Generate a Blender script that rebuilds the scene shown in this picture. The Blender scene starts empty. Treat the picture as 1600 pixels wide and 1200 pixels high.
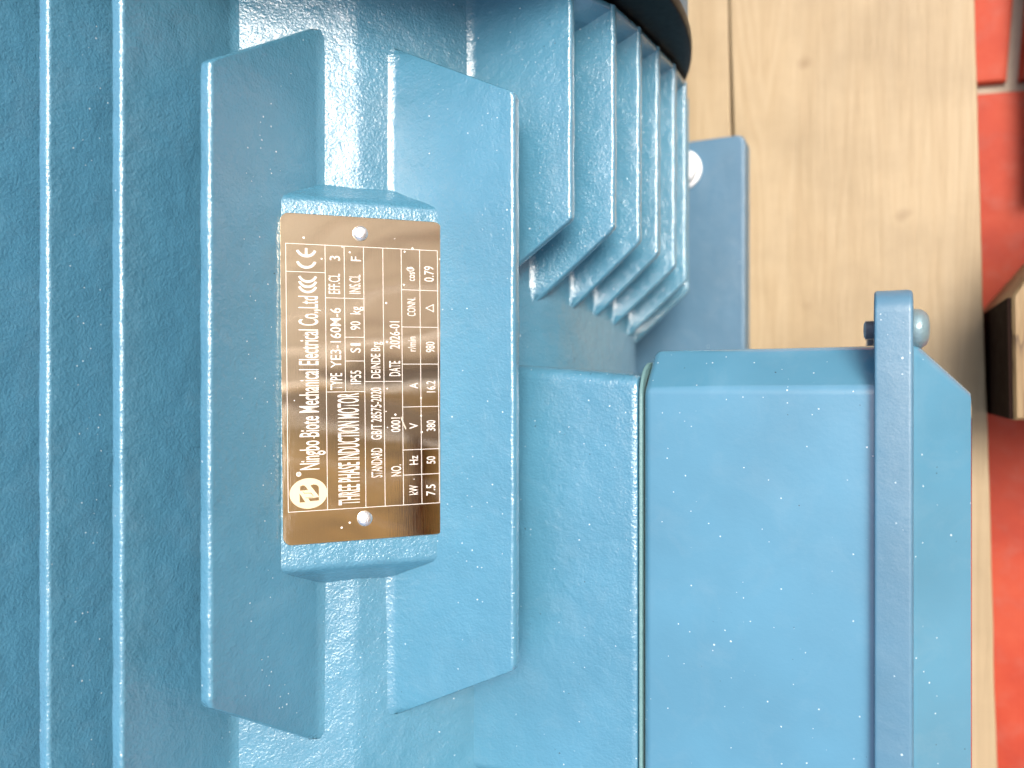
import bpy, bmesh, math, random
from mathutils import Vector, Matrix, noise
random.seed(7)
scene = bpy.context.scene
R = math.radians
MM = 0.001
AX_Z = 0.262                       # height of the motor axis above the tiled floor
# motor section frame: a -> world X, b -> world Z (from the motor axis), shaft axis -> world Y
def W(a, y, b): return Vector((a*MM, y*MM, AX_Z + b*MM))

# ------------------------------------------------------------------ camera
TH = R(25.2)
u = Vector((math.cos(TH), 0, -math.sin(TH))); w = Vector((math.sin(TH), 0, math.cos(TH)))
cd = bpy.data.cameras.new('camera'); cam = bpy.data.objects.new('camera', cd)
scene.collection.objects.link(cam); scene.camera = cam
cam.location = Vector((0, 0, AX_Z)) + u*0.1028 + w*0.4166
cam.rotation_euler = (0, TH, 0)
cd.sensor_width = 36; cd.lens = 27.0; cd.clip_start = 0.01; cd.clip_end = 200
cd.dof.use_dof = True; cd.dof.focus_distance = 0.278; cd.dof.aperture_fstop = 6.3

# ------------------------------------------------------------------ sky and sun
SUN_EL, SUN_AZ = R(60), R(57)      # azimuth from +Y towards +X
world = bpy.data.worlds.new('World'); scene.world = world; world.use_nodes = True
nt = world.node_tree; nt.nodes.clear()
sky = nt.nodes.new('ShaderNodeTexSky'); sky.sky_type = 'NISHITA'; sky.sun_disc = False
sky.sun_elevation = SUN_EL; sky.sun_rotation = SUN_AZ; sky.air_density = 1.0; sky.dust_density = 6.0; sky.ozone_density = 1.0
bg = nt.nodes.new('ShaderNodeBackground'); bg.inputs['Strength'].default_value = 0.15
wo = nt.nodes.new('ShaderNodeOutputWorld')
nt.links.new(sky.outputs[0], bg.inputs[0]); nt.links.new(bg.outputs[0], wo.inputs[0])
sd = bpy.data.lights.new('sun', 'SUN'); sun = bpy.data.objects.new('sun', sd); scene.collection.objects.link(sun)
sd.energy = 1.9; sd.angle = R(26); sd.color = (1.0, 0.95, 0.88)
sdir = Vector((math.sin(SUN_AZ)*math.cos(SUN_EL), math.cos(SUN_AZ)*math.cos(SUN_EL), math.sin(SUN_EL)))
sun.rotation_euler = sdir.to_track_quat('Z', 'Y').to_euler()
vs = scene.view_settings; vs.view_transform = 'Standard'; vs.look = 'None'; vs.gamma = 1; vs.use_curve_mapping = False
vs.exposure = 0.75

# ------------------------------------------------------------------ materials
def new_mat(name):
    m = bpy.data.materials.new(name); m.use_nodes = True
    n = m.node_tree.nodes; n.clear()
    o = n.new('ShaderNodeOutputMaterial'); p = n.new('ShaderNodeBsdfPrincipled')
    m.node_tree.links.new(p.outputs[0], o.inputs[0])
    return m, n, m.node_tree.links, p
def noise_n(n, l, vec, scale, detail=4, rough=0.5, dist=0.0):
    t = n.new('ShaderNodeTexNoise'); t.inputs['Scale'].default_value = scale
    t.inputs['Detail'].default_value = detail; t.inputs['Roughness'].default_value = rough; t.inputs['Distortion'].default_value = dist
    l.new(vec, t.inputs['Vector']); return t
def ramp_n(n, l, fac, stops):
    r = n.new('ShaderNodeValToRGB'); e = r.color_ramp.elements
    while len(e) < len(stops): e.new(0.5)
    for k, (pos, c) in enumerate(stops):
        e[k].position = pos; e[k].color = (c[0], c[1], c[2], 1) if not isinstance(c, (int, float)) else (c, c, c, 1)
    l.new(fac, r.inputs[0]); return r
def mix_n(n, l, fac, a, b, mode='MIX'):
    x = n.new('ShaderNodeMix'); x.data_type = 'RGBA'; x.blend_type = mode
    for s, v in ((x.inputs[0], fac), (x.inputs[6], a), (x.inputs[7], b)):
        if hasattr(v, 'links') or isinstance(v, bpy.types.NodeSocket): l.new(v, s)
        elif isinstance(v, (int, float)): s.default_value = v
        else: s.default_value = (*v, 1)
    return x.outputs[2]
def math_n(n, l, op, a, b=0.0):
    x = n.new('ShaderNodeMath'); x.operation = op
    for s, v in ((x.inputs[0], a), (x.inputs[1], b)):
        if isinstance(v, bpy.types.NodeSocket): l.new(v, s)
        else: s.default_value = v
    return x.outputs[0]
def bump_n(n, l, h, dist, strength=1.0, normal=None):
    b = n.new('ShaderNodeBump'); b.inputs['Strength'].default_value = strength; b.inputs['Distance'].default_value = dist
    l.new(h, b.inputs['Height'])
    if normal is not None: l.new(normal, b.inputs['Normal'])
    return b.outputs[0]

BLUE = (0.074, 0.228, 0.330)
def paint(name, base=BLUE, grain=0.00035, gscale=620, rough=0.24, fleck=0.5, orange=0.00006, coat=1.0):
    m, n, l, p = new_mat(name)
    tc = n.new('ShaderNodeTexCoord'); v = tc.outputs['Object']
    big = noise_n(n, l, v, 22, 3, 0.6)
    col = mix_n(n, l, ramp_n(n, l, big.outputs[0], [(0.3, 0.0), (0.7, 1.0)]).outputs[0], tuple(c*0.92 for c in base), tuple(min(1, c*1.07) for c in base))
    # dust specks and lint lying on the paint
    vo = n.new('ShaderNodeTexVoronoi'); vo.inputs['Scale'].default_value = 480; l.new(v, vo.inputs['Vector'])
    wp = noise_n(n, l, v, 1500, 1); wp2 = math_n(n, l, 'MULTIPLY', wp.outputs[0], 0.22)
    dd = math_n(n, l, 'ADD', vo.outputs['Distance'], wp2)
    sep = n.new('ShaderNodeSeparateColor'); l.new(vo.outputs['Color'], sep.inputs[0])
    pick = math_n(n, l, 'GREATER_THAN', sep.outputs[0], 1.0 - 0.16*fleck)
    size = math_n(n, l, 'MULTIPLY', sep.outputs[1], 0.15)
    lim = math_n(n, l, 'ADD', size, 0.10)
    dot = math_n(n, l, 'LESS_THAN', dd, lim)
    spot = math_n(n, l, 'MULTIPLY', pick, dot)
    tone = math_n(n, l, 'GREATER_THAN', sep.outputs[2], 0.12)
    sc = mix_n(n, l, tone, (0.03, 0.05, 0.06), (0.62, 0.72, 0.76))
    fin = mix_n(n, l, math_n(n, l, 'MULTIPLY', spot, 0.8), col, sc)
    film = noise_n(n, l, v, 48, 5, 0.7, 0.6)
    fin = mix_n(n, l, ramp_n(n, l, film.outputs[0], [(0.5, 0.0), (0.8, 0.09)]).outputs[0], fin, (0.34, 0.42, 0.45))
    l.new(fin, p.inputs['Base Color'])
    rn = noise_n(n, l, v, 120, 4)
    rr = n.new('ShaderNodeMapRange'); l.new(rn.outputs[0], rr.inputs[0])
    rr.inputs[3].default_value = rough*0.8; rr.inputs[4].default_value = rough*1.25
    l.new(rr.outputs[0], p.inputs['Roughness'])
    p.inputs['Specular IOR Level'].default_value = 0.75
    p.inputs['Coat Weight'].default_value = coat; p.inputs['Coat Roughness'].default_value = 0.07
    g1 = noise_n(n, l, v, gscale, 3, 0.55)
    g2 = noise_n(n, l, v, gscale*0.28, 2, 0.5)
    g3 = noise_n(n, l, v, gscale*2.4, 2, 0.5)
    h = math_n(n, l, 'ADD', math_n(n, l, 'MULTIPLY', g1.outputs[0], 1.0), math_n(n, l, 'MULTIPLY', g2.outputs[0], 0.8))
    h = math_n(n, l, 'ADD', h, math_n(n, l, 'MULTIPLY', g3.outputs[0], 0.22))
    g0 = noise_n(n, l, v, 75, 2, 0.5)
    b = bump_n(n, l, h, grain, normal=bump_n(n, l, g0.outputs[0], grain*3.0))
    l.new(b, p.inputs['Normal']); l.new(b, p.inputs['Coat Normal'])
    return m
M = {}
M['cast'] = paint('cast_paint', grain=0.00030, gscale=1000, rough=0.16, fleck=1.0)
M['cast_fine'] = paint('cast_paint_fine', grain=0.00024, gscale=1000, rough=0.15, fleck=1.6)
M['smooth'] = paint('sheet_paint', grain=0.00004, gscale=800, rough=0.13, fleck=2.0, base=(0.080, 0.231, 0.335))
M['flange'] = paint('flange_paint', grain=0.00007, gscale=1300, rough=0.42, fleck=1.6, base=(0.062, 0.168, 0.252), coat=0.15)
M['foot'] = paint('foot_paint', grain=0.0001, gscale=500, rough=0.5, fleck=0.2, base=(0.055, 0.15, 0.24), coat=0.1)

def simple(name, col, rough=0.5, metal=0.0, bump=0.0, bscale=800, coat=0.0, var=0.1):
    m, n, l, p = new_mat(name)
    tc = n.new('ShaderNodeTexCoord'); v = tc.outputs['Object']
    nn = noise_n(n, l, v, bscale*0.4, 4)
    c = mix_n(n, l, nn.outputs[0], tuple(x*(1-var) for x in col), tuple(min(1, x*(1+var)) for x in col))
    l.new(c, p.inputs['Base Color']); p.inputs['Metallic'].default_value = metal
    rr = n.new('ShaderNodeMapRange'); l.new(nn.outputs[0], rr.inputs[0]); rr.inputs[3].default_value = rough*0.75; rr.inputs[4].default_value = rough*1.25
    l.new(rr.outputs[0], p.inputs['Roughness']); p.inputs['Coat Weight'].default_value = coat
    if bump: l.new(bump_n(n, l, noise_n(n, l, v, bscale, 3).outputs[0], bump), p.inputs['Normal'])
    return m
M['gasket'] = simple('gasket_rubber', (0.13, 0.25, 0.25), 0.45, bump=0.0002, bscale=900)
M['dark'] = simple('dark_seal', (0.012, 0.014, 0.015), 0.6, bump=0.0002)
M['black'] = simple('black_enamel', (0.002, 0.0022, 0.003), 0.4, bump=0.00003)
M['black'].node_tree.nodes['Principled BSDF'].inputs['Specular IOR Level'].default_value = 0.15
M['zinc'] = simple('zinc_bolt', (0.88, 0.88, 0.87), 0.45, 0.1, bump=0.0001)
M['alu'] = simple('aluminium_rivet', (0.86, 0.87, 0.88), 0.3, 0.9, bump=0.0002, bscale=1500)
M['screw'] = simple('painted_screw', (0.20, 0.30, 0.33), 0.3, 0.35, bump=0.0002, bscale=900)
M['steel'] = simple('dark_steel', (0.42, 0.46, 0.50), 0.4, 0.6, bump=0.0002)
M['shaft'] = simple('bright_shaft_steel', (0.6, 0.6, 0.6), 0.25, 1.0)
M['print'] = simple('cream_print', (0.70, 0.64, 0.57), 0.5, 0.0, var=0.05)
M['logo'] = simple('logo_print', (0.66, 0.55, 0.36), 0.5, 0.0, var=0.04)
M['grout'] = simple('grout', (0.42, 0.36, 0.28), 0.9, bump=0.001, bscale=400)

def plate_mat():
    m, n, l, p = new_mat('polished_plate')
    tc = n.new('ShaderNodeTexCoord'); v = tc.outputs['Object']
    mp = n.new('ShaderNodeMapping'); mp.inputs['Scale'].default_value = (1, 0.02, 1); l.new(v, mp.inputs[0])
    br = noise_n(n, l, mp.outputs[0], 4000, 3)
    st = noise_n(n, l, v, 70, 5, 0.7)
    col = mix_n(n, l, st.outputs[0], (0.86, 0.71, 0.50), (0.93, 0.80, 0.60))
    # dust on the plate
    vo = n.new('ShaderNodeTexVoronoi'); vo.inputs['Scale'].default_value = 420; l.new(v, vo.inputs['Vector'])
    sep = n.new('ShaderNodeSeparateColor'); l.new(vo.outputs['Color'], sep.inputs[0])
    dz = noise_n(n, l, v, 55, 2)
    pick = math_n(n, l, 'MULTIPLY', math_n(n, l, 'GREATER_THAN', sep.outputs[0], 0.9), math_n(n, l, 'GREATER_THAN', dz.outputs[0], 0.5))
    dot = math_n(n, l, 'LESS_THAN', vo.outputs['Distance'], 0.16)
    spot = math_n(n, l, 'MULTIPLY', pick, dot)
    # fine scratches: very thin warped bands
    def scratch(rot, sc, lo):
        m2 = n.new('ShaderNodeMapping'); m2.inputs['Rotation'].default_value = rot; l.new(v, m2.inputs[0])
        wv = n.new('ShaderNodeTexWave'); wv.inputs['Scale'].default_value = sc; wv.inputs['Distortion'].default_value = 3.0
        wv.inputs['Detail'].default_value = 2; wv.inputs['Detail Scale'].default_value = 0.6; l.new(m2.outputs[0], wv.inputs['Vector'])
        t = math_n(n, l, 'GREATER_THAN', wv.outputs['Fac'], 0.9985)
        k = noise_n(n, l, v, 90 + sc, 2); return math_n(n, l, 'MULTIPLY', t, math_n(n, l, 'GREATER_THAN', k.outputs[0], lo))
    s1 = math_n(n, l, 'MAXIMUM', scratch((0.3, 0.9, 0.7), 21, 0.72), scratch((1.2, 0.2, 1.9), 17, 0.74))
    mark = math_n(n, l, 'MAXIMUM', math_n(n, l, 'MULTIPLY', spot, 0.85), math_n(n, l, 'MULTIPLY', s1, 0.4))
    l.new(mix_n(n, l, mark, col, (0.92, 0.86, 0.78)), p.inputs['Base Color'])
    l.new(math_n(n, l, 'SUBTRACT', 1.0, mark), p.inputs['Metallic'])
    rr = n.new('ShaderNodeMapRange'); l.new(st.outputs[0], rr.inputs[0]); rr.inputs[3].default_value = 0.015; rr.inputs[4].default_value = 0.06
    l.new(math_n(n, l, 'ADD', rr.outputs[0], math_n(n, l, 'MULTIPLY', mark, 0.5)), p.inputs['Roughness'])
    wave = noise_n(n, l, v, 30, 1)
    b = bump_n(n, l, wave.outputs[0], 0.0003); b = bump_n(n, l, br.outputs[0], 0.000004, normal=b)
    l.new(b, p.inputs['Normal'])
    return m
M['plate'] = plate_mat()

def wood_mat(name, light, mid, dark, axis=1, stain=0.5, contrast=0.5, gscale=1.0, seedoff=0.0):
    m, n, l, p = new_mat(name)
    tc = n.new('ShaderNodeTexCoord'); oi = n.new('ShaderNodeObjectInfo')
    ad = n.new('ShaderNodeVectorMath'); ad.operation = 'ADD'; l.new(tc.outputs['Object'], ad.inputs[0])
    rv = n.new('ShaderNodeCombineXYZ'); k = math_n(n, l, 'MULTIPLY', oi.outputs['Random'], 3.0)
    for i in range(3): l.new(k, rv.inputs[i])
    l.new(rv.outputs[0], ad.inputs[1])
    mp = n.new('ShaderNodeMapping'); sc = [1.0, 1.0, 1.0]; sc[axis] = 0.07; mp.inputs['Scale'].default_value = sc
    l.new(ad.outputs[0], mp.inputs[0])
    v = mp.outputs[0]
    fib = noise_n(n, l, v, 260*gscale, 5, 0.65)
    wv = n.new('ShaderNodeTexNoise'); wv.inputs['Scale'].default_value = 26*gscale; wv.inputs['Detail'].default_value = 3; wv.inputs['Distortion'].default_value = 1.6
    l.new(v, wv.inputs['Vector'])
    rings = math_n(n, l, 'FRACT', math_n(n, l, 'MULTIPLY', wv.outputs[0], 7.0))
    base = ramp_n(n, l, rings, [(0.0, mid), (0.45, light), (0.8, mid), (1.0, tuple(a*(1-contrast)+b*contrast for a, b in zip(mid, dark)))])
    fr = ramp_n(n, l, fib.outputs[0], [(0.35, 0.0), (0.65, 1.0)])
    c = mix_n(n, l, math_n(n, l, 'MULTIPLY', fr.outputs[0], 0.35), base.outputs[0], mid)
    bl = noise_n(n, l, ad.outputs[0], 13, 5, 0.6)
    blr = ramp_n(n, l, bl.outputs[0], [(0.42, 0.0), (0.72, stain)])
    c = mix_n(n, l, blr.outputs[0], c, tuple(x*0.72 for x in mid))
    # small knots and dirt
    vo = n.new('ShaderNodeTexVoronoi'); vo.inputs['Scale'].default_value = 24; l.new(ad.outputs[0], vo.inputs['Vector'])
    dn = noise_n(n, l, ad.outputs[0], 160, 3)
    kk = ramp_n(n, l, math_n(n, l, 'ADD', vo.outputs['Distance'], math_n(n, l, 'MULTIPLY', dn.outputs[0], 0.12)), [(0.08, 1.0), (0.19, 0.0)])
    c = mix_n(n, l, math_n(n, l, 'MULTIPLY', kk.outputs[0], 0.55), c, dark)
    l.new(c, p.inputs['Base Color']); p.inputs['Roughness'].default_value = 0.62
    l.new(bump_n(n, l, fib.outputs[0], 0.0006), p.inputs['Normal'])
    return m
M['wood'] = wood_mat('pale_plank', (0.41, 0.315, 0.19), (0.375, 0.28, 0.16), (0.20, 0.13, 0.065), 1, 0.75, 0.12)
M['timber'] = wood_mat('brown_timber', (0.30, 0.205, 0.10), (0.24, 0.155, 0.07), (0.06, 0.03, 0.012), 1, 0.4, 0.95, 1.3)
M['board'] = wood_mat('wall_board', (0.58, 0.38, 0.19), (0.46, 0.28, 0.12), (0.16, 0.08, 0.03), 1, 0.5, 0.6, 0.5)
M['beam'] = wood_mat('wall_beam', (0.22, 0.13, 0.06), (0.16, 0.09, 0.04), (0.05, 0.025, 0.015), 2, 0.4, 0.6, 0.6)

def tile_mat():
    m, n, l, p = new_mat('red_tile')
    tc = n.new('ShaderNodeTexCoord'); v = tc.outputs['Object']
    a = noise_n(n, l, v, 11, 5, 0.65); b = noise_n(n, l, v, 70, 5, 0.6)
    c = ramp_n(n, l, a.outputs[0], [(0.3, (0.31, 0.032, 0.015)), (0.5, (0.41, 0.05, 0.02)), (0.7, (0.47, 0.08, 0.036))])
    c2 = mix_n(n, l, ramp_n(n, l, b.outputs[0], [(0.5, 0.0), (0.75, 0.35)]).outputs[0], c.outputs[0], (0.36, 0.13, 0.10))
    l.new(c2, p.inputs['Base Color']); p.inputs['Roughness'].default_value = 0.6; p.inputs['Specular IOR Level'].default_value = 0.3
    l.new(bump_n(n, l, b.outputs[0], 0.0006), p.inputs['Normal'])
    return m
M['tile'] = tile_mat()

# ------------------------------------------------------------------ helpers
def link(o, parent=None):
    scene.collection.objects.link(o)
    if parent is not None:
        o.parent = parent
        q = Vector((0, 0, 0)); pp = parent
        while pp is not None:
            q += Vector(pp.location); pp = pp.parent
        o.matrix_parent_inverse = Matrix.Translation(-q) if parent.type == 'EMPTY' else Matrix.Identity(4)
    return o
def mesh_obj(name, verts, faces, mat, parent=None, smooth=True, sharp=40, wn=True):
    me = bpy.data.meshes.new(name); me.from_pydata([tuple(v) for v in verts], [], faces); me.validate()
    bm = bmesh.new(); bm.from_mesh(me); bmesh.ops.remove_doubles(bm, verts=bm.verts, dist=1e-7)
    bmesh.ops.recalc_face_normals(bm, faces=bm.faces); bm.to_mesh(me); bm.free()
    me.materials.append(mat)
    if smooth:
        me.shade_smooth(); me.set_sharp_from_angle(angle=R(sharp))
    o = bpy.data.objects.new(name, me); link(o, parent)
    if smooth and wn:
        md = o.modifiers.new('weighted', 'WEIGHTED_NORMAL'); md.keep_sharp = True; md.weight = 60
    return o
def loft(name, rings, mat, parent=None, caps=True, **kw):
    n = len(rings[0]); vs_ = [p for r in rings for p in r]; fs = []
    for i in range(len(rings)-1):
        for j in range(n):
            k = (j+1) % n
            fs.append((i*n+j, i*n+k, (i+1)*n+k, (i+1)*n+j))
    if caps:
        fs.append(tuple(range(n))); fs.append(tuple((len(rings)-1)*n+j for j in range(n)))
    return mesh_obj(name, vs_, fs, mat, parent, **kw)
def rrect(b0, b1, y0, y1, r, n=7):
    pts = []
    for cb, cy, s in ((b1-r, y1-r, 0), (b0+r, y1-r, 90), (b0+r, y0+r, 180), (b1-r, y0+r, 270)):
        for k in range(n+1):
            t = R(s + 90*k/n); pts.append((cb + r*math.cos(t), cy + r*math.sin(t)))
    return pts
def crect(b0, b1, y0, y1, c, r=3.5, n=4):
    """rectangle whose corners are flat facets with small rounded bends"""
    pts = []; k = r*math.tan(R(22.5))
    for sb, sy, s0 in ((1, 1, 0), (-1, 1, 90), (-1, -1, 180), (1, -1, 270)):
        B = b1 if sb > 0 else b0; Y_ = y1 if sy > 0 else y0
        # the two bend centres of this corner
        c1 = (B - sb*r, Y_ - sy*(c + k)); c2 = (B - sb*(c + k), Y_ - sy*r)
        first, second = (c1, c2) if sb*sy > 0 else (c2, c1)
        for ctr, st in ((first, s0), (second, s0+45)):
            for j in range(n+1):
                t = R(st + 45*j/n); pts.append((ctr[0] + r*math.cos(t), ctr[1] + r*math.sin(t)))
    return pts
def bx(name, lo, hi, mat, parent=None, bevel=0.0, seg=3, jitter=0.0):
    """a bevelled box given in world metres"""
    bm = bmesh.new(); bmesh.ops.create_cube(bm, size=1)
    for v in bm.verts:
        for i in range(3): v.co[i] = lo[i] + (v.co[i]+0.5)*(hi[i]-lo[i]) + random.uniform(-jitter, jitter)
    if bevel: bmesh.ops.bevel(bm, geom=bm.edges[:], offset=bevel, segments=seg, profile=0.6, affect='EDGES')
    me = bpy.data.meshes.new(name); bm.to_mesh(me); bm.free(); me.materials.append(mat)
    me.shade_smooth(); me.set_sharp_from_angle(angle=R(40))
    o = bpy.data.objects.new(name, me); link(o, parent)
    md = o.modifiers.new('weighted', 'WEIGHTED_NORMAL'); md.keep_sharp = True
    return o
def lathe(name, c, axis, prof, mat, parent=None, n=40):
    """prof: (radius, height along axis) in mm, c in world metres"""
    ax = Vector(axis).normalized(); e1 = ax.orthogonal().normalized(); e2 = ax.cross(e1)
    rings = [[c + ax*h*MM + (e1*math.cos(2*math.pi*k/n) + e2*math.sin(2*math.pi*k/n))*max(r, 1e-3)*MM for k in range(n)] for r, h in prof]
    return loft(name, rings, mat, parent)
def empty(name, loc):
    o = bpy.data.objects.new(name, None); o.location = loc; o.empty_display_size = 0.02
    scene.collection.objects.link(o); return o
def tag(o, label, cat, group=None):
    o['label'] = label; o['category'] = cat
    if group: o['group'] = group
def wob(*p): return noise.noise(Vector(p))

# ------------------------------------------------------------------ setting: tiled floor
floor = mesh_obj('floor', [(-3, -3, -0.004), (3, -3, -0.004), (3, 3, -0.004), (-3, 3, -0.004)], [(0, 1, 2, 3)], M['grout'], None, smooth=False)
floor['kind'] = 'structure'
floor.rotation_euler.z = R(-4)
TA, TY, TG = 0.300, 0.600, 0.007
bm = bmesh.new(); bmesh.ops.create_cube(bm, size=1)
for v in bm.verts: v.co = Vector((v.co.x*(TA-TG), v.co.y*(TY-TG), (v.co.z-0.5)*0.012))
bmesh.ops.bevel(bm, geom=[e for e in bm.edges if all(v.co.z > -0.001 for v in e.verts)], offset=0.0012, segments=1, affect='EDGES')
tme = bpy.data.meshes.new('tile'); bm.to_mesh(tme); bm.free(); tme.materials.append(M['tile'])
for j in range(-3, 4):
    for i in range(-4, 7):
        o = bpy.data.objects.new('tile', tme); link(o, floor)
        o.location = (0.188 - 0.3 + (i+0.5)*TA + (0.15 if j % 2 else 0.0), 0.219 - TY*0.5 + TY*j, random.uniform(-0.0006, 0.0006) + 0.002)

# ------------------------------------------------------------------ wooden pallet under the motor
PAL_TOP = AX_Z - 0.160
pal = empty('wooden_pallet', (0.1, 0, 0))
tag(pal, 'pale wooden pallet of wide planks under the blue motor', 'pallet')
PROT = R(1.5)
edges = [(-0.42, -0.245), (-0.240, -0.100), (-0.096, 0.045), (0.049, 0.1942), (0.1950, 0.3265)]
def plank(a0, a1, z1, th, y0, y1, mat, parent, ragged=0.0012, name='plank'):
    n = 60; rings = []
    for k in range(n+1):
        y = y0 + (y1-y0)*k/n
        e0 = a0 + wob(y*9, a0*31, 1.0)*ragged*0.8 + wob(y*60, a0*31, 2.0)*ragged*0.35
        e1 = a1 + wob(y*9, a1*31, 5.0)*ragged*0.8 + wob(y*70, a1*31, 4.0)*ragged*0.5
        c = 0.0016; z0 = z1 - th
        pts = [(e0, z0), (e0, z1-c), (e0+c*0.3, z1-c*0.3), (e0+c, z1), ((e0+e1)/2, z1+0.0003), (e1-c, z1), (e1-c*0.3, z1-c*0.3), (e1, z1-c), (e1, z0)]
        rings.append([(px*math.cos(PROT)-y*math.sin(PROT), px*math.sin(PROT)+y*math.cos(PROT), pz) for px, pz in pts])
    return loft(name, rings, mat, parent)
for a0, a1 in edges:
    plank(a0, a1, PAL_TOP - random.uniform(0, 0.0008), 0.022, -0.52, 0.56, M['wood'], pal)
for y in (-0.42, 0.0, 0.46):
    bx('bearer', (-0.42, y-0.045, 0.003), (0.30, y+0.045, PAL_TOP-0.0225), M['timber'], pal, 0.002)

# sawn timber beside the pallet
M['sideshade'] = simple('painted_side_shade', (0.016, 0.008, 0.006), 0.8, bump=0.0006, bscale=300)  # near-black slab: shade painted onto the timber's side facing the pallet
M['sideshade'].node_tree.nodes['Principled BSDF'].inputs['Specular IOR Level'].default_value = 0.05
tb = empty('timber_offcut', (0.36, 0.03, 0))
tag(tb, 'brown sawn timber with slanted end standing beside the pallet on red tiles', 'timber')
poly = [(0.3302, -0.017), (0.3294, 0.041), (0.352, 0.079), (0.450, 0.150), (0.450, -0.017)]
rings = []
zt = AX_Z - 0.094
for z, ins in ((0.004, 0.001), (0.006, 0.0), (zt-0.0015, 0.0), (zt, 0.0015)):
    c = Vector((0.40, 0.05)); under = [0, 0, 0.030, 0.030, 0] if z < 0.01 else [0]*5
    rings.append([(p[0]+(c.x-p[0])*ins*12 + un*0.9, p[1]+(c.y-p[1])*ins*12 - un*0.6, z) for p, un in zip(poly, under)])
loft('sawn_block', rings, M['timber'], tb, sharp=30)
mesh_obj('shaded_side', [(0.3286, -0.0165, 0.0045), (0.3278, 0.0408, 0.0045), (0.3278, 0.0408, zt-0.002), (0.3286, -0.0165, zt-0.002), (0.3304, -0.0165, 0.0045), (0.3296, 0.0408, 0.0045), (0.3296, 0.0408, zt-0.002), (0.3304, -0.0165, zt-0.002)], [(0, 1, 2, 3), (4, 5, 6, 7), (0, 1, 5, 4), (1, 2, 6, 5), (2, 3, 7, 6), (3, 0, 4, 7)], M['sideshade'], tb, smooth=False)
# a board lying on the tiles farther right
bd = empty('loose_board', (0.43, 0.35, 0))
tag(bd, 'narrow brown board lying on the red tiles at the upper right edge', 'board')
plank(0.3665, 0.46, 0.024, 0.019, 0.11, 0.62, M['timber'], bd, name='board_plank')

# ------------------------------------------------------------------ the motor
motor = empty('electric_motor', W(0, 0, -160))
tag(motor, 'sky blue cast iron electric motor with cooling fins and terminal box', 'electric motor')

SIDE = [(121, 50), (131, 37), (139, 24), (144, 8), (146.5, -8), (149.5, -30), (151, -55), (151, -78), (146, -100), (134, -122), (112, -136), (80, -141)]
TOP = [(50, 121), (37, 131), (24, 138.5), (8, 143), (0, 143.5)]
RIDGE = (88.8, 88.8)
right = list(reversed(TOP)) + [(68.8, 105.2), (86.6, 90.2), RIDGE, (90.2, 86.6), (105.2, 68.8)] + SIDE
def interp(pts, x):
    for (x0, h0), (x1, h1) in zip(pts, pts[1:]):
        if x0 <= x <= x1: return h0 + (h1-h0)*(x-x0)/(x1-x0)
    return pts[0][1] if x < pts[0][0] else pts[-1][1]
UPH = [(a, b) for a, b in right if b >= 50]
UPH = [(-a, b) for a, b in reversed(UPH) if a > 0] + UPH
SDH = sorted([(b, a) for a, b in right if a >= 50])
def BH(orient, t): return interp(UPH, t) if orient == 'up' else interp(SDH, t)

prof = right + [(0, -141)]
prof = prof + [(-a, b) for a, b in reversed(right) if a > 0]
ys = [-164 + 330*k/81 for k in range(82)]
def body_ring(y, s=1.0):
    out = []
    for a, b in prof:
        d = wob(a*0.03, b*0.03, y*0.03)*0.35
        out.append(W(a*s + d*0.7, y, b*s + d*0.7))
    return out
loft('stator_frame', [body_ring(y) for y in ys], M['cast'], motor, sharp=60)

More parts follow.
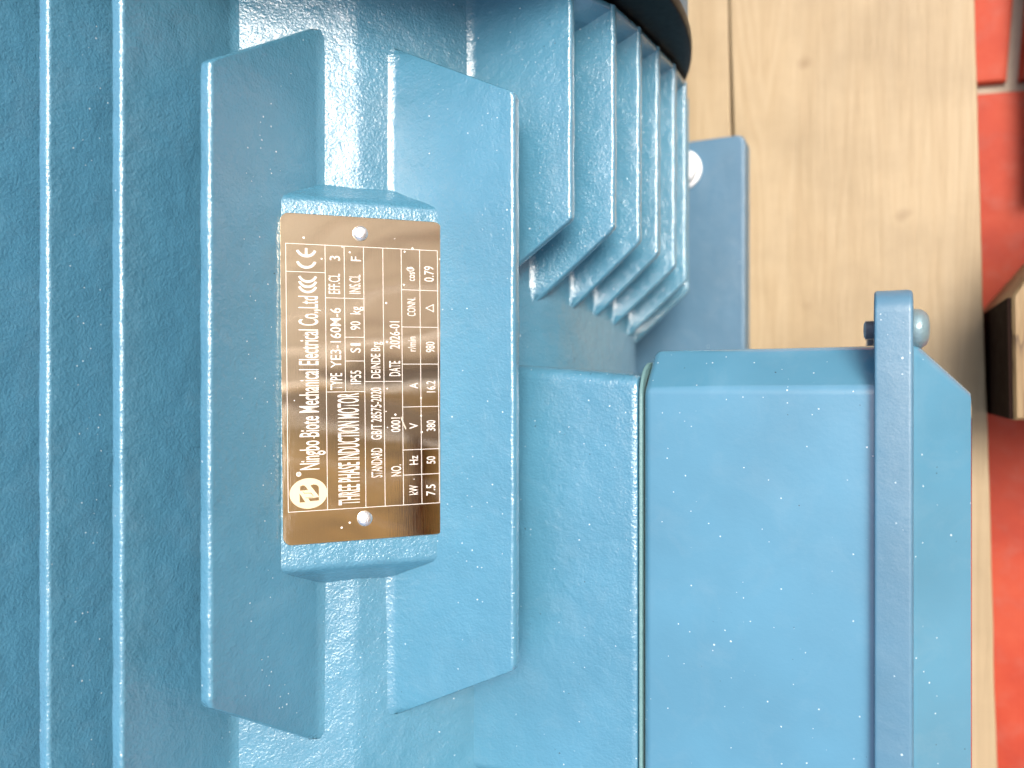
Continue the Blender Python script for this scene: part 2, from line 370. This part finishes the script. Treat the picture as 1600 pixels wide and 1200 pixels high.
FR = 2.6     # root fillet radius
FIN_MAT = {'up': 'cast', 'right': 'cast_fine', 'left': 'cast'}
def fin(orient, c, tip, y0, y1, ch0=0.0, ch1=0.0, wt=5.2, wr=7.4, name='cooling_fin', mat=None, soft=1.6, r=1.5):
    """one cast fin: ch0 / ch1 are the lengths of the slanted ends at y0 / y1"""
    st = set(); y = y0
    while y < y1: st.add(round(y, 3)); y += 3.0
    st.add(y1)
    for e, s, ch in ((y0, 1, ch0), (y1, -1, ch1)):
        if ch:
            for k in range(0, 15): st.add(round(e + s*ch*k/11, 3))
    rings = []
    L = (lambda v: v)
    for y in sorted(st):
        def height(root, tip=tip, y=y):
            h = tip
            for e, s, ch in ((y0, 1, ch0), (y1, -1, ch1)):
                if ch:
                    d = (y-e)*s/ch; ra = root - 1.0 + (tip-root+1.0)*d
                    k = soft; q = max(0.0, min(1.0, 0.5+0.5*(ra-h)/ (2*k))) if abs(ra-h) < 2*k else (1.0 if ra > h else 0.0)
                    h = ra*(1-q) + h*q - k*q*(1-q)
            return h
        ed = wob(c*1.7, y*0.06, 3.1)*0.35 + wob(c*1.7, y*0.16, 3.1)*0.22 + wob(c*0.7, y*0.5, 9.1)*0.16
        e2 = wob(c*1.3, y*0.05, 7.7)*0.35 + wob(c*1.3, y*0.17, 7.7)*0.22 + wob(c*0.9, y*0.55, 2.1)*0.15
        pts = []
        for sgn, dv in ((-1, ed), (1, e2)):
            side = []
            for off, kind in ((wr/2+FR, 0), (wr/2+FR*0.55, 1), (wr/2+FR*0.2, 2), (wr/2+0.1, 3), (None, 4), (None, 5), (None, 6), (None, 7), (None, 8)):
                tb_ = c + sgn*(off if off is not None else wr/2)
                root = BH(orient, tb_); h = height(BH(orient, c)) + dv*0.7
                f = max(0.0, min(1.0, (h-root)/9.0))
                if kind == 0: t, nn = c + sgn*(wr/2 + FR*f), BH(orient, c + sgn*(wr/2 + FR*f)) - 0.7
                elif kind == 1: t, nn = c + sgn*(wr/2 + FR*0.55*f), BH(orient, c + sgn*(wr/2 + FR*0.55*f)) + FR*0.09*f
                elif kind == 2: t, nn = c + sgn*(wr/2 + FR*0.2*f), BH(orient, c + sgn*(wr/2 + FR*0.2*f)) + FR*0.4*f
                elif kind == 3: t, nn = c + sgn*(wr/2 + 0.1), root + FR*f
                elif kind == 4: t, nn = c + sgn*((wr+wt)/4), (root + FR*f + h - r)/2
                elif kind == 5: t, nn = c + sgn*(wt/2 + dv*0.3), h - r
                elif kind == 6: t, nn = c + sgn*(wt/2 - r*0.13 + dv*0.3), h - r*0.5
                elif kind == 7: t, nn = c + sgn*(wt/2 - r*0.5 + dv*0.3), h - r*0.13
                else: t, nn = c + sgn*(wt/2 - r), h
                if f <= 0.0: nn = min(nn, root - 0.8)
                side.append((t, nn))
            pts.append(side)
        sec = pts[0] + list(reversed(pts[1]))
        if orient == 'up': rings.append([W(t, y, nn) for t, nn in sec])
        elif orient == 'right': rings.append([W(nn, y, t) for t, nn in sec])
        else: rings.append([W(-nn, y, t) for t, nn in sec])
    return loft(name, rings, M[mat or FIN_MAT[orient]], motor, sharp=50)

# long fins on the top
for a, b in ((50, 164), (26, 172.3), (2, 177), (-22, 174), (-46, 166), (-70, 151)):
    fin('up', a, b, -163, 158)
# fins on the right, cut short by the terminal box
for b, a, ye in ((48, 163, 36), (24.2, 173, 36), (0, 177, 34), (-23, 179.5, 32), (-45.5, 182, 29), (-70, 182, 25), (-93, 178, 22)):
    fin('right', b, a, ye, 166 if b > 40 else 158, ch0=29, wt=4.6)
for b, a in ((48, 163), (24.2, 173), (0, 177), (-23, 179.5), (-45.5, 182), (-70, 182), (-93, 178)):
    fin('left', b, a, -163, 158)
# end wall that closes the fin channels on the right, flush with the fin tips
TIPS = [(162, 46.5), (173, 24.2), (177, 0), (179.5, -23), (182, -45.5), (182, -70), (178, -93)]
def ewr(y0, o_, y1, i_):
    return [W(a-o_, y0, b) for a, b in TIPS] + [W(a-i_, y1, b) for a, b in reversed(TIPS)]
loft('end_wall', [ewr(158.6, 1.0, 158.6, 60), ewr(156.8, 0.4, 156.8, 60), ewr(155.6, 1.0, 155.6, 60), ewr(151, 11, 150, 60), ewr(146, 26, 144, 60), ewr(141, 42, 139, 60)], M['cast_fine'], motor, sharp=70)
# the two slanted fins that flank the nameplate
fin('up', 73.6, 150, -136, 136, ch0=31, ch1=31, wt=5.4, wr=8.0, name='nameplate_fin', soft=2.2, r=1.7)
fin('right', 73.6, 150.5, -131, 133, ch0=25, ch1=25, wt=5.4, wr=8.0, name='nameplate_fin', mat='cast_fine', soft=2.2, r=1.7)

# raised pad for the nameplate, bridging the two fins
def P45(s, d, y): return W((d+s)*math.sqrt(0.5), y, (d-s)*math.sqrt(0.5))
D_BOSS = 138.0
def boss():
    rings = []
    # sections along Y: height above the flat and half width follow the slanted ends
    for y, f in ((-79, -0.12), (-77, 0.05), (-73.4, 0.42), (-70.4, 0.76), (-68.6, 0.93), (-67.2, 0.985), (-65.8, 1.0), (-40, 1), (0, 1), (40, 1), (64.5, 1.0), (66.6, 0.995), (68.4, 0.94), (70.5, 0.76), (73.5, 0.42), (77.5, 0.05), (80, -0.12)):
        d = 122.5 + (D_BOSS-122.5)*f
        hw = 13.5 + (32.2-13.5)*f + 2
        n = 12; top = [P45(-hw + 2*hw*k/n, d, y) for k in range(n+1)]
        bot = [P45(hw - 2*hw*k/4, 112, y) for k in range(5)]
        rings.append(top + bot)
    return loft('nameplate_pad', rings, M['cast'], motor, sharp=50)
boss()

# ---- nameplate (local frame: p along the text, q down the lines)
ANG = R(-0.55)
D_PL = 138.2
def PL(p, q, h=0.0):
    yy = p*math.cos(ANG) - q*math.sin(ANG) + 2.0
    s = p*math.sin(ANG) + q*math.cos(ANG) + 1.1
    return P45(s, D_PL + 0.7 + h, yy)
ring = rrect(-60.1, 60.1, -30.0, 30.0, 3.2, 8)
def ins(k): return rrect(-60.1+k, 60.1-k, -30.0+k, 30.0-k, 3.2-k, 8)
plate = loft('nameplate', [[PL(p, q, -0.75) for p, q in ring], [PL(p, q, -0.15) for p, q in ring], [PL(p, q, 0) for p, q in ins(0.15)]], M['plate'], motor, sharp=25)
plate['label'] = 'polished metal nameplate with cream printed table'

def strip(p0, q0, p1, q1, wd=0.32, h=0.05):
    dx, dy = p1-p0, q1-q0; ln = math.hypot(dx, dy); nx, ny = -dy/ln*wd/2, dx/ln*wd/2
    ex, ey = dx/ln*wd/2, dy/ln*wd/2
    c = [(p0+nx-ex, q0+ny-ey), (p0-nx-ex, q0-ny-ey), (p1-nx+ex, q1-ny+ey), (p1+nx+ex, q1+ny+ey)]
    return [PL(p, q, 0.0) for p, q in c] + [PL(p, q, h) for p, q in c]
QL = [-28.05, -14.2, -7.3, -0.2, 7.0, 14.0, 21.1, 28.05]; P0, P1 = -48.0, 49.0
LN = [(P0, q, P1, q) for q in (QL[0], QL[1], QL[3], QL[4], QL[5], QL[6], QL[7])] + [(-4.8, QL[2], P1, QL[2])]
LN += [(P0, QL[0], P0, QL[-1]), (P1, QL[0], P1, QL[-1]), (38.9, QL[0], 38.9, QL[1]), (29.75, QL[1], 29.75, QL[3]), (-4.8, QL[1], -4.8, QL[3]),
       (6.58, QL[2], 6.58, QL[3]), (15.4, QL[2], 15.4, QL[3]), (-1.1, QL[3], -1.1, QL[5])]
LN += [(p, QL[5], p, QL[7]) for p in (-36.7, -27.15, -10.85, 5.4, 19.5, 33.6)]
for i, s in enumerate(LN):
    q = strip(*s, wd=0.22, h=0.04 + 0.004*(i % 2) + (0.008 if i > 7 else 0))
    mesh_obj('table_line', q, [(0, 1, 2, 3), (4, 5, 6, 7), (0, 1, 5, 4), (1, 2, 6, 5), (2, 3, 7, 6), (3, 0, 4, 7)], M['print'], plate, smooth=False)

TXT = [
  ('Ningbo Biote Mechanical Electrical Co.,Ltd', -32.99, 30.20, -23.88, -17.00),
  ('THREE PHASE INDUCTION MOTOR', -46.62, -5.35, -10.23, -2.52),
  ('TYPE', -4.02, 2.11, -12.76, -8.48), ('YE3-160M-6', 3.99, 26.12, -12.60, -8.79),
  ('EFF.CL', 31.29, 38.70, -13.10, -8.95), ('3', 43.54, 45.25, -12.6, -8.86),
  ('IP55', -1.97, 3.02, -5.43, -1.55), ('S', 9.67, 11.45, -5.34, -1.69), ('1', 12.28, 13.23, -5.32, -1.67),
  ('90', 18.10, 21.31, -5.25, -1.61), ('kg', 23.92, 26.77, -5.30, -1.55), ('INS.CL', 31.51, 38.64, -5.57, -1.46), ('F', 43.64, 45.31, -4.9, -1.25),
  ('STANDARD', -37.05, -26.02, 1.94, 6.0), ('GB/T 28575-2020', -22.89, -3.38, 2.0, 5.9), ('DE/NDE Brg', 0.12, 13.78, 2.20, 5.65),
  ('NO.', -36.93, -32.58, 9.36, 13.2), ('0001', -20.24, -14.80, 9.52, 13.0), ('DATE', 0.91, 6.59, 9.00, 13.2), ('2026-01', 11.18, 21.58, 9.3, 13.1),
  ('kW', -44.34, -40.68, 16.2, 19.59), ('Hz', -32.88, -29.47, 16.4, 19.70), ('V', -19.24, -17.0, 16.5, 19.83), ('A', -3.88, -1.7, 16.7, 19.97),
  ('r/min', 10.25, 15.85, 16.2, 19.26), ('CONN.', 23.64, 30.70, 16.1, 19.27), ('cos\u03a6', 37.02, 42.62, 16.1, 19.14),
  ('7.5', -44.97, -40.79, 22.83, 26.35), ('50', -32.82, -30.0, 23.1, 26.46), ('380', -20.29, -16.14, 23.2, 26.59), ('16.2', -5.43, -1.01, 23.3, 26.73),
  ('980', 9.92, 13.97, 23.2, 26.62), ('0.79', 37.02, 42.91, 22.8, 26.52)]
def text_mesh(s, off=0.012):
    cu = bpy.data.curves.new('txt', 'FONT'); cu.body = s; cu.size = 1; cu.offset = off; cu.resolution_u = 3; cu.fill_mode = 'FRONT'
    o = bpy.data.objects.new('txt', cu); scene.collection.objects.link(o)
    dg = bpy.context.evaluated_depsgraph_get(); me = bpy.data.meshes.new_from_object(o.evaluated_get(dg))
    bpy.data.objects.remove(o); bpy.data.curves.remove(cu); return me
cap = text_mesh('H'); CAP = max(v.co.y for v in cap.vertices); bpy.data.meshes.remove(cap)
def put_text(s, p0, p1, q0, q1, name='printed_text'):
    me = text_mesh(s, 0.004 if len(s) < 20 else 0.008)
    xs = [v.co.x for v in me.vertices]; x0, x1 = min(xs), max(xs)
    base = 0.0
    for v in me.vertices:
        p = p0 + (v.co.x-x0)/(x1-x0)*(p1-p0); q = q1 - (v.co.y-base)/CAP*(q1-q0)
        v.co = PL(p, q, 0.06)
    me.materials.clear(); me.materials.append(M['print'])
    o = bpy.data.objects.new(name, me); link(o, plate); return o
for t in TXT: put_text(*t)
def flat(name, outline, h, mat, th=0.05):
    n = len(outline); vs_ = [PL(p, q, h-th) for p, q in outline] + [PL(p, q, h) for p, q in outline]
    fs = [tuple(range(n)), tuple(range(n, 2*n))] + [(i, (i+1) % n, n+(i+1) % n, n+i) for i in range(n)]
    return mesh_obj(name, vs_, fs, mat, plate, smooth=False)
def arc(cp, cq, rp, rq, t0, t1, wd, n=18):
    o = [(cp - rp*math.cos(R(t0+(t1-t0)*k/n)), cq + rq*math.sin(R(t0+(t1-t0)*k/n))) for k in range(n+1)]
    i = [(cp - (rp-wd)*math.cos(R(t0+(t1-t0)*k/n)), cq + (rq-wd)*math.sin(R(t0+(t1-t0)*k/n))) for k in range(n, -1, -1)]
    return o + i
# CCC and CE marks
for p in (31.0, 32.9, 34.8): flat('certification_mark', arc(p+3.6, -20.5, 3.4, 3.55, -70, 70, 0.85), 0.06 + 0.002*p/31, M['print'])
flat('conformity_mark', arc(43.6, -20.9, 3.5, 3.75, -72, 72, 0.95), 0.06, M['print'])
flat('conformity_mark', arc(47.7, -20.9, 3.5, 3.75, -72, 72, 0.95), 0.06, M['print'])
flat('conformity_mark', [(45.0, -21.35), (47.6, -21.35), (47.6, -20.45), (45.0, -20.45)], 0.065, M['print'])
# delta sign
for k in range(3):
    tri = [(28.24, 26.3), (25.5, 26.3), (26.87, 23.4)]; s = tri[k]; e = tri[(k+1) % 3]
    mesh_obj('delta_sign', strip(*s, *e, wd=0.28, h=0.06+0.003*k), [(0, 1, 2, 3), (4, 5, 6, 7), (0, 1, 5, 4), (1, 2, 6, 5), (2, 3, 7, 6), (3, 0, 4, 7)], M['print'], plate, smooth=False)
# round emblem: cream oval with dark openings
EC = (-41.6, -20.9)
flat('emblem', [(EC[0] + 5.55*math.cos(2*math.pi*k/48), EC[1] + 6.65*math.sin(2*math.pi*k/48)) for k in range(48)], 0.07, M['logo'])
def em(pts):   # emblem drawing units -> plate
    return [(EC[0] - (y-612)/12/4.34*1.0, EC[1] + (x-505)/12/4.2*1.0) for x, y in pts]
for pts in ([(355, 472), (395, 452), (435, 458), (462, 490), (497, 548), (355, 552)],
            [(537, 462), (590, 445), (645, 455), (680, 480), (690, 520), (690, 690), (672, 650)],
            [(345, 602), (448, 774), (345, 774)],
            [(497, 706), (600, 700), (690, 690), (690, 756), (532, 760)],
            [(398, 572), (428, 608), (545, 614), (590, 672), (600, 672), (552, 600), (436, 598), (408, 568)],
            [(445, 690), (580, 682), (582, 690), (452, 700)]):
    flat('emblem_cutout', em(pts), 0.10, M['plate'], 0.028)
flat('registered_mark', [(-34.45 + 0.9*math.cos(t), -24.3 + 0.9*math.sin(t)) for t in [2*math.pi*k/20 for k in range(20)]]
     + [(-34.45 + 0.66*math.cos(t), -24.3 + 0.66*math.sin(t)) for t in [2*math.pi*k/20 for k in range(20, -1, -1)]], 0.06, M['print'])
put_text('R', -34.75, -34.15, -24.65, -23.95, 'registered_mark')
n45 = Vector((math.sqrt(.5), 0, math.sqrt(.5)))
for p, q in ((53.95, -1.28), (-52.1, -0.64)):
    lathe('rivet', PL(p, q, 0), n45, [(2.75, -0.2), (2.8, 0.5), (2.7, 1.0), (2.35, 1.45), (1.7, 1.7), (0.9, 1.8), (0.0, 1.82)], M['alu'], plate, 32)

# ---- terminal box: cast seat, gasket, box, cover
def aloft(name, secs, mat, parent, r=8.0, n=7, sharp=45):
    rings = []
    for a, b0, b1, y0, y1, rr in secs:
        rings.append([W(a, y, b) for b, y in rrect(b0, b1, y0, y1, rr, n)])
    return loft(name, rings, mat, parent, sharp=sharp)
aloft('terminal_seat', [(100, -70, 51.5, -164, 9.5, 5), (118, -69, 51.0, -162, 9.0, 5), (150, -67, 50.6, -160, 7.0, 5), (187, -65, 50.2, -158, 3.6, 5), (189.2, -64.6, 49.8, -157.6, 3.1, 5), (190, -63.5, 48.7, -156.5, 2.0, 5)], M['cast_fine'], motor, n=5)
aloft('gasket', [(190.3, -66, 50.7, -163, 8.0, 14), (190.7, -66.4, 51.1, -163.4, 8.4, 14), (191.5, -66.4, 51.1, -163.4, 8.4, 14), (191.9, -66, 50.7, -163, 8.0, 14)], M['gasket'], motor)
aloft('seal', [(189.6, -62, 48.6, -155, 5, 12), (193.3, -62, 48.6, -155, 5, 12)], M['dark'], motor)
R0 = 17
secs = []
for k in range(8):
    t = R(90*k/7); i_ = 3.2*(1-math.sin(t)); secs.append((192.3 + 3.2*(1-math.cos(t)), -68+i_, 52.2-i_, -166+i_, 13.0-i_, R0-i_*0.6))
secs += [(230, -68.3, 52.4, -166.2, 13.2, R0), (271.5, -68.6, 52.6, -166.4, 13.4, R0)]
loft('terminal_box', [[W(a, y, b) for b, y in crect(b0, b1, y0, y1, rr*0.88, 5.0)] for a, b0, b1, y0, y1, rr in secs], M['smooth'], motor, sharp=45)
FL = (-77, 57.4, -184, 31.0)
cover = aloft('terminal_cover', [(270.6, FL[0]+.9, FL[1]-.9, FL[2]+.9, FL[3]-.9, 7.2), (270.9, FL[0]+.25, FL[1]-.25, FL[2]+.25, FL[3]-.25, 7.8), (271.6, FL[0], FL[1], FL[2], FL[3], 8), (280.6, FL[0], FL[1], FL[2], FL[3], 8),
       (281.6, FL[0]+.3, FL[1]-.3, FL[2]+.3, FL[3]-.3, 7.8), (282.0, FL[0]+1, FL[1]-1, FL[2]+1, FL[3]-1, 7.2)], M['flange'], motor, n=8)
aloft('cover_dome', [(281.5, -66, 49.5, -166, 14.5, 5), (282.4, -66, 49.3, -166, 14.2, 5), (284, -64.5, 48.3, -165, 12.8, 4), (298.6, -52, 37.6, -152, -1.6, 3), (299.8, -51, 36.6, -151, -2.8, 3), (300.3, -49, 34.6, -149, -4.8, 3)], M['smooth'], cover, n=4, sharp=25)
for sy, sb in ((18.3, 44.5), (-171, 44.5), (18.3, -64), (-171, -64)):
    c = W(282.0, sy, sb)
    s = lathe('cover_screw', c, (1, 0, 0), [(6.4, -0.3), (6.7, 0.6), (6.7, 1.8), (6.3, 3.0), (5.4, 4.2), (4.2, 4.9), (2.4, 5.2), (2.2, 4.2), (0, 4.0)], M['screw'], cover, 32)
    th = []
    for k in range(17): th.append((3.4 if k % 2 else 2.9, -11.2 - 3.0*k/16))
    lathe('screw_thread', c, (1, 0, 0), [(3.0, -10.5)] + th + [(2.2, -14.6), (0, -14.7)], M['steel'], cover, 24)

# ---- feet, bolts
def foot(sx):
    rings = []
    for z, e in ((-160, 0), (-144.2, 0), (-142.8, 0.5), (-142, 1.9)):
        pts = rrect(112+e if sx > 0 else -201+e, 201-e if sx > 0 else -112-e, -150+e, 150-e, 5, 4)
        rings.append([W(a, y, z) for a, y in pts])
    f = loft('mounting_foot', rings, M['foot'], motor)
    for y0, y1 in ((-150, -118), (100, 132)):
        rr_ = [[W(a*sx, y, b) for a, b in ((70, -120), (132, -112), (150, -141.5), (70, -141.5))] for y in (y0, y1)]
        loft('foot_rib', rr_, M['foot'], f, smooth=False)
    for y in (-127, 132):
        c = W(sx*163, y, -142)
        b = lathe('foot_bolt', c, (0, 0, 1), [(12.4, 0.1), (12.4, 2.0), (12, 2.3), (10.9, 2.4), (10.9, 8.4), (10.2, 9.6), (0, 9.8)], M['zinc'], f, 24)
foot(1); foot(-1)
# ---- end parts
def ylathe(name, prof, mat, parent, n=96):
    rings = [[W(r*math.cos(2*math.pi*k/n), y, r*math.sin(2*math.pi*k/n)) for k in range(n)] for r, y in prof]
    return loft(name, rings, mat, parent)
ylathe('end_ring', [(168, 159.6), (193.8, 160), (194.8, 160.5), (195.2, 161.5), (195.2, 165), (194.6, 166), (150, 166.5)], M['black'], motor)
ylathe('fan_cowl', [(150, 166), (192.6, 166.4), (193.3, 168), (193.3, 255), (189, 268), (176, 278), (20, 284)], M['foot'], motor)
ylathe('end_shield', [(140, -164.3), (157, -165), (158, -166), (157, -178), (120, -186), (62, -196), (60, -206), (20, -207)], M['cast'], motor)
ylathe('shaft', [(21, -200), (21, -312), (19.5, -315), (0.01, -315)], M['shaft'], motor, 40)

# ------------------------------------------------------------------ unseen board panel, inferred from the nameplate reflection; its lean is added to catch light
WX = 0.85
panel = empty('board_panel', (WX, 0, 0))
tag(panel, 'unseen leaning panel of pale and golden boards mirrored in the polished nameplate', 'panel')
M['pale_board'] = wood_mat('pale_panel_board', (0.76, 0.62, 0.47), (0.64, 0.50, 0.36), (0.22, 0.13, 0.07), 2, 0.6, 0.7, 0.12)
M['board'] = wood_mat('golden_panel_board', (0.70, 0.43, 0.13), (0.60, 0.35, 0.09), (0.10, 0.05, 0.015), 2, 0.6, 0.8, 0.12)
y = -0.90
while y < 0.80:
    wd = 0.115 + 0.03*random.random(); lowp = y < -0.02
    top = (2.62 if lowp else 3.4) + random.uniform(-0.012, 0.012)
    bx('board', (WX + random.uniform(0, 0.006), y, 0.0), (WX+0.022, y+wd-0.007, top), M['board'] if lowp else M['pale_board'], panel, 0.002, 1); y += wd
for y, wd, tp in ((-0.12, 0.075, 2.64), (0.03, 0.04, 2.2), (-0.86, 0.08, 2.42)):
    bx('batten', (WX-0.05, y, 0.02), (WX-0.003, y+wd, tp), M['beam'], panel, 0.003, 1)
bx('rail', (WX-0.035, -0.77, 1.42), (WX-0.004, -0.08, 1.50), M['beam'], panel, 0.003, 1)
panel.rotation_euler.y = R(30)
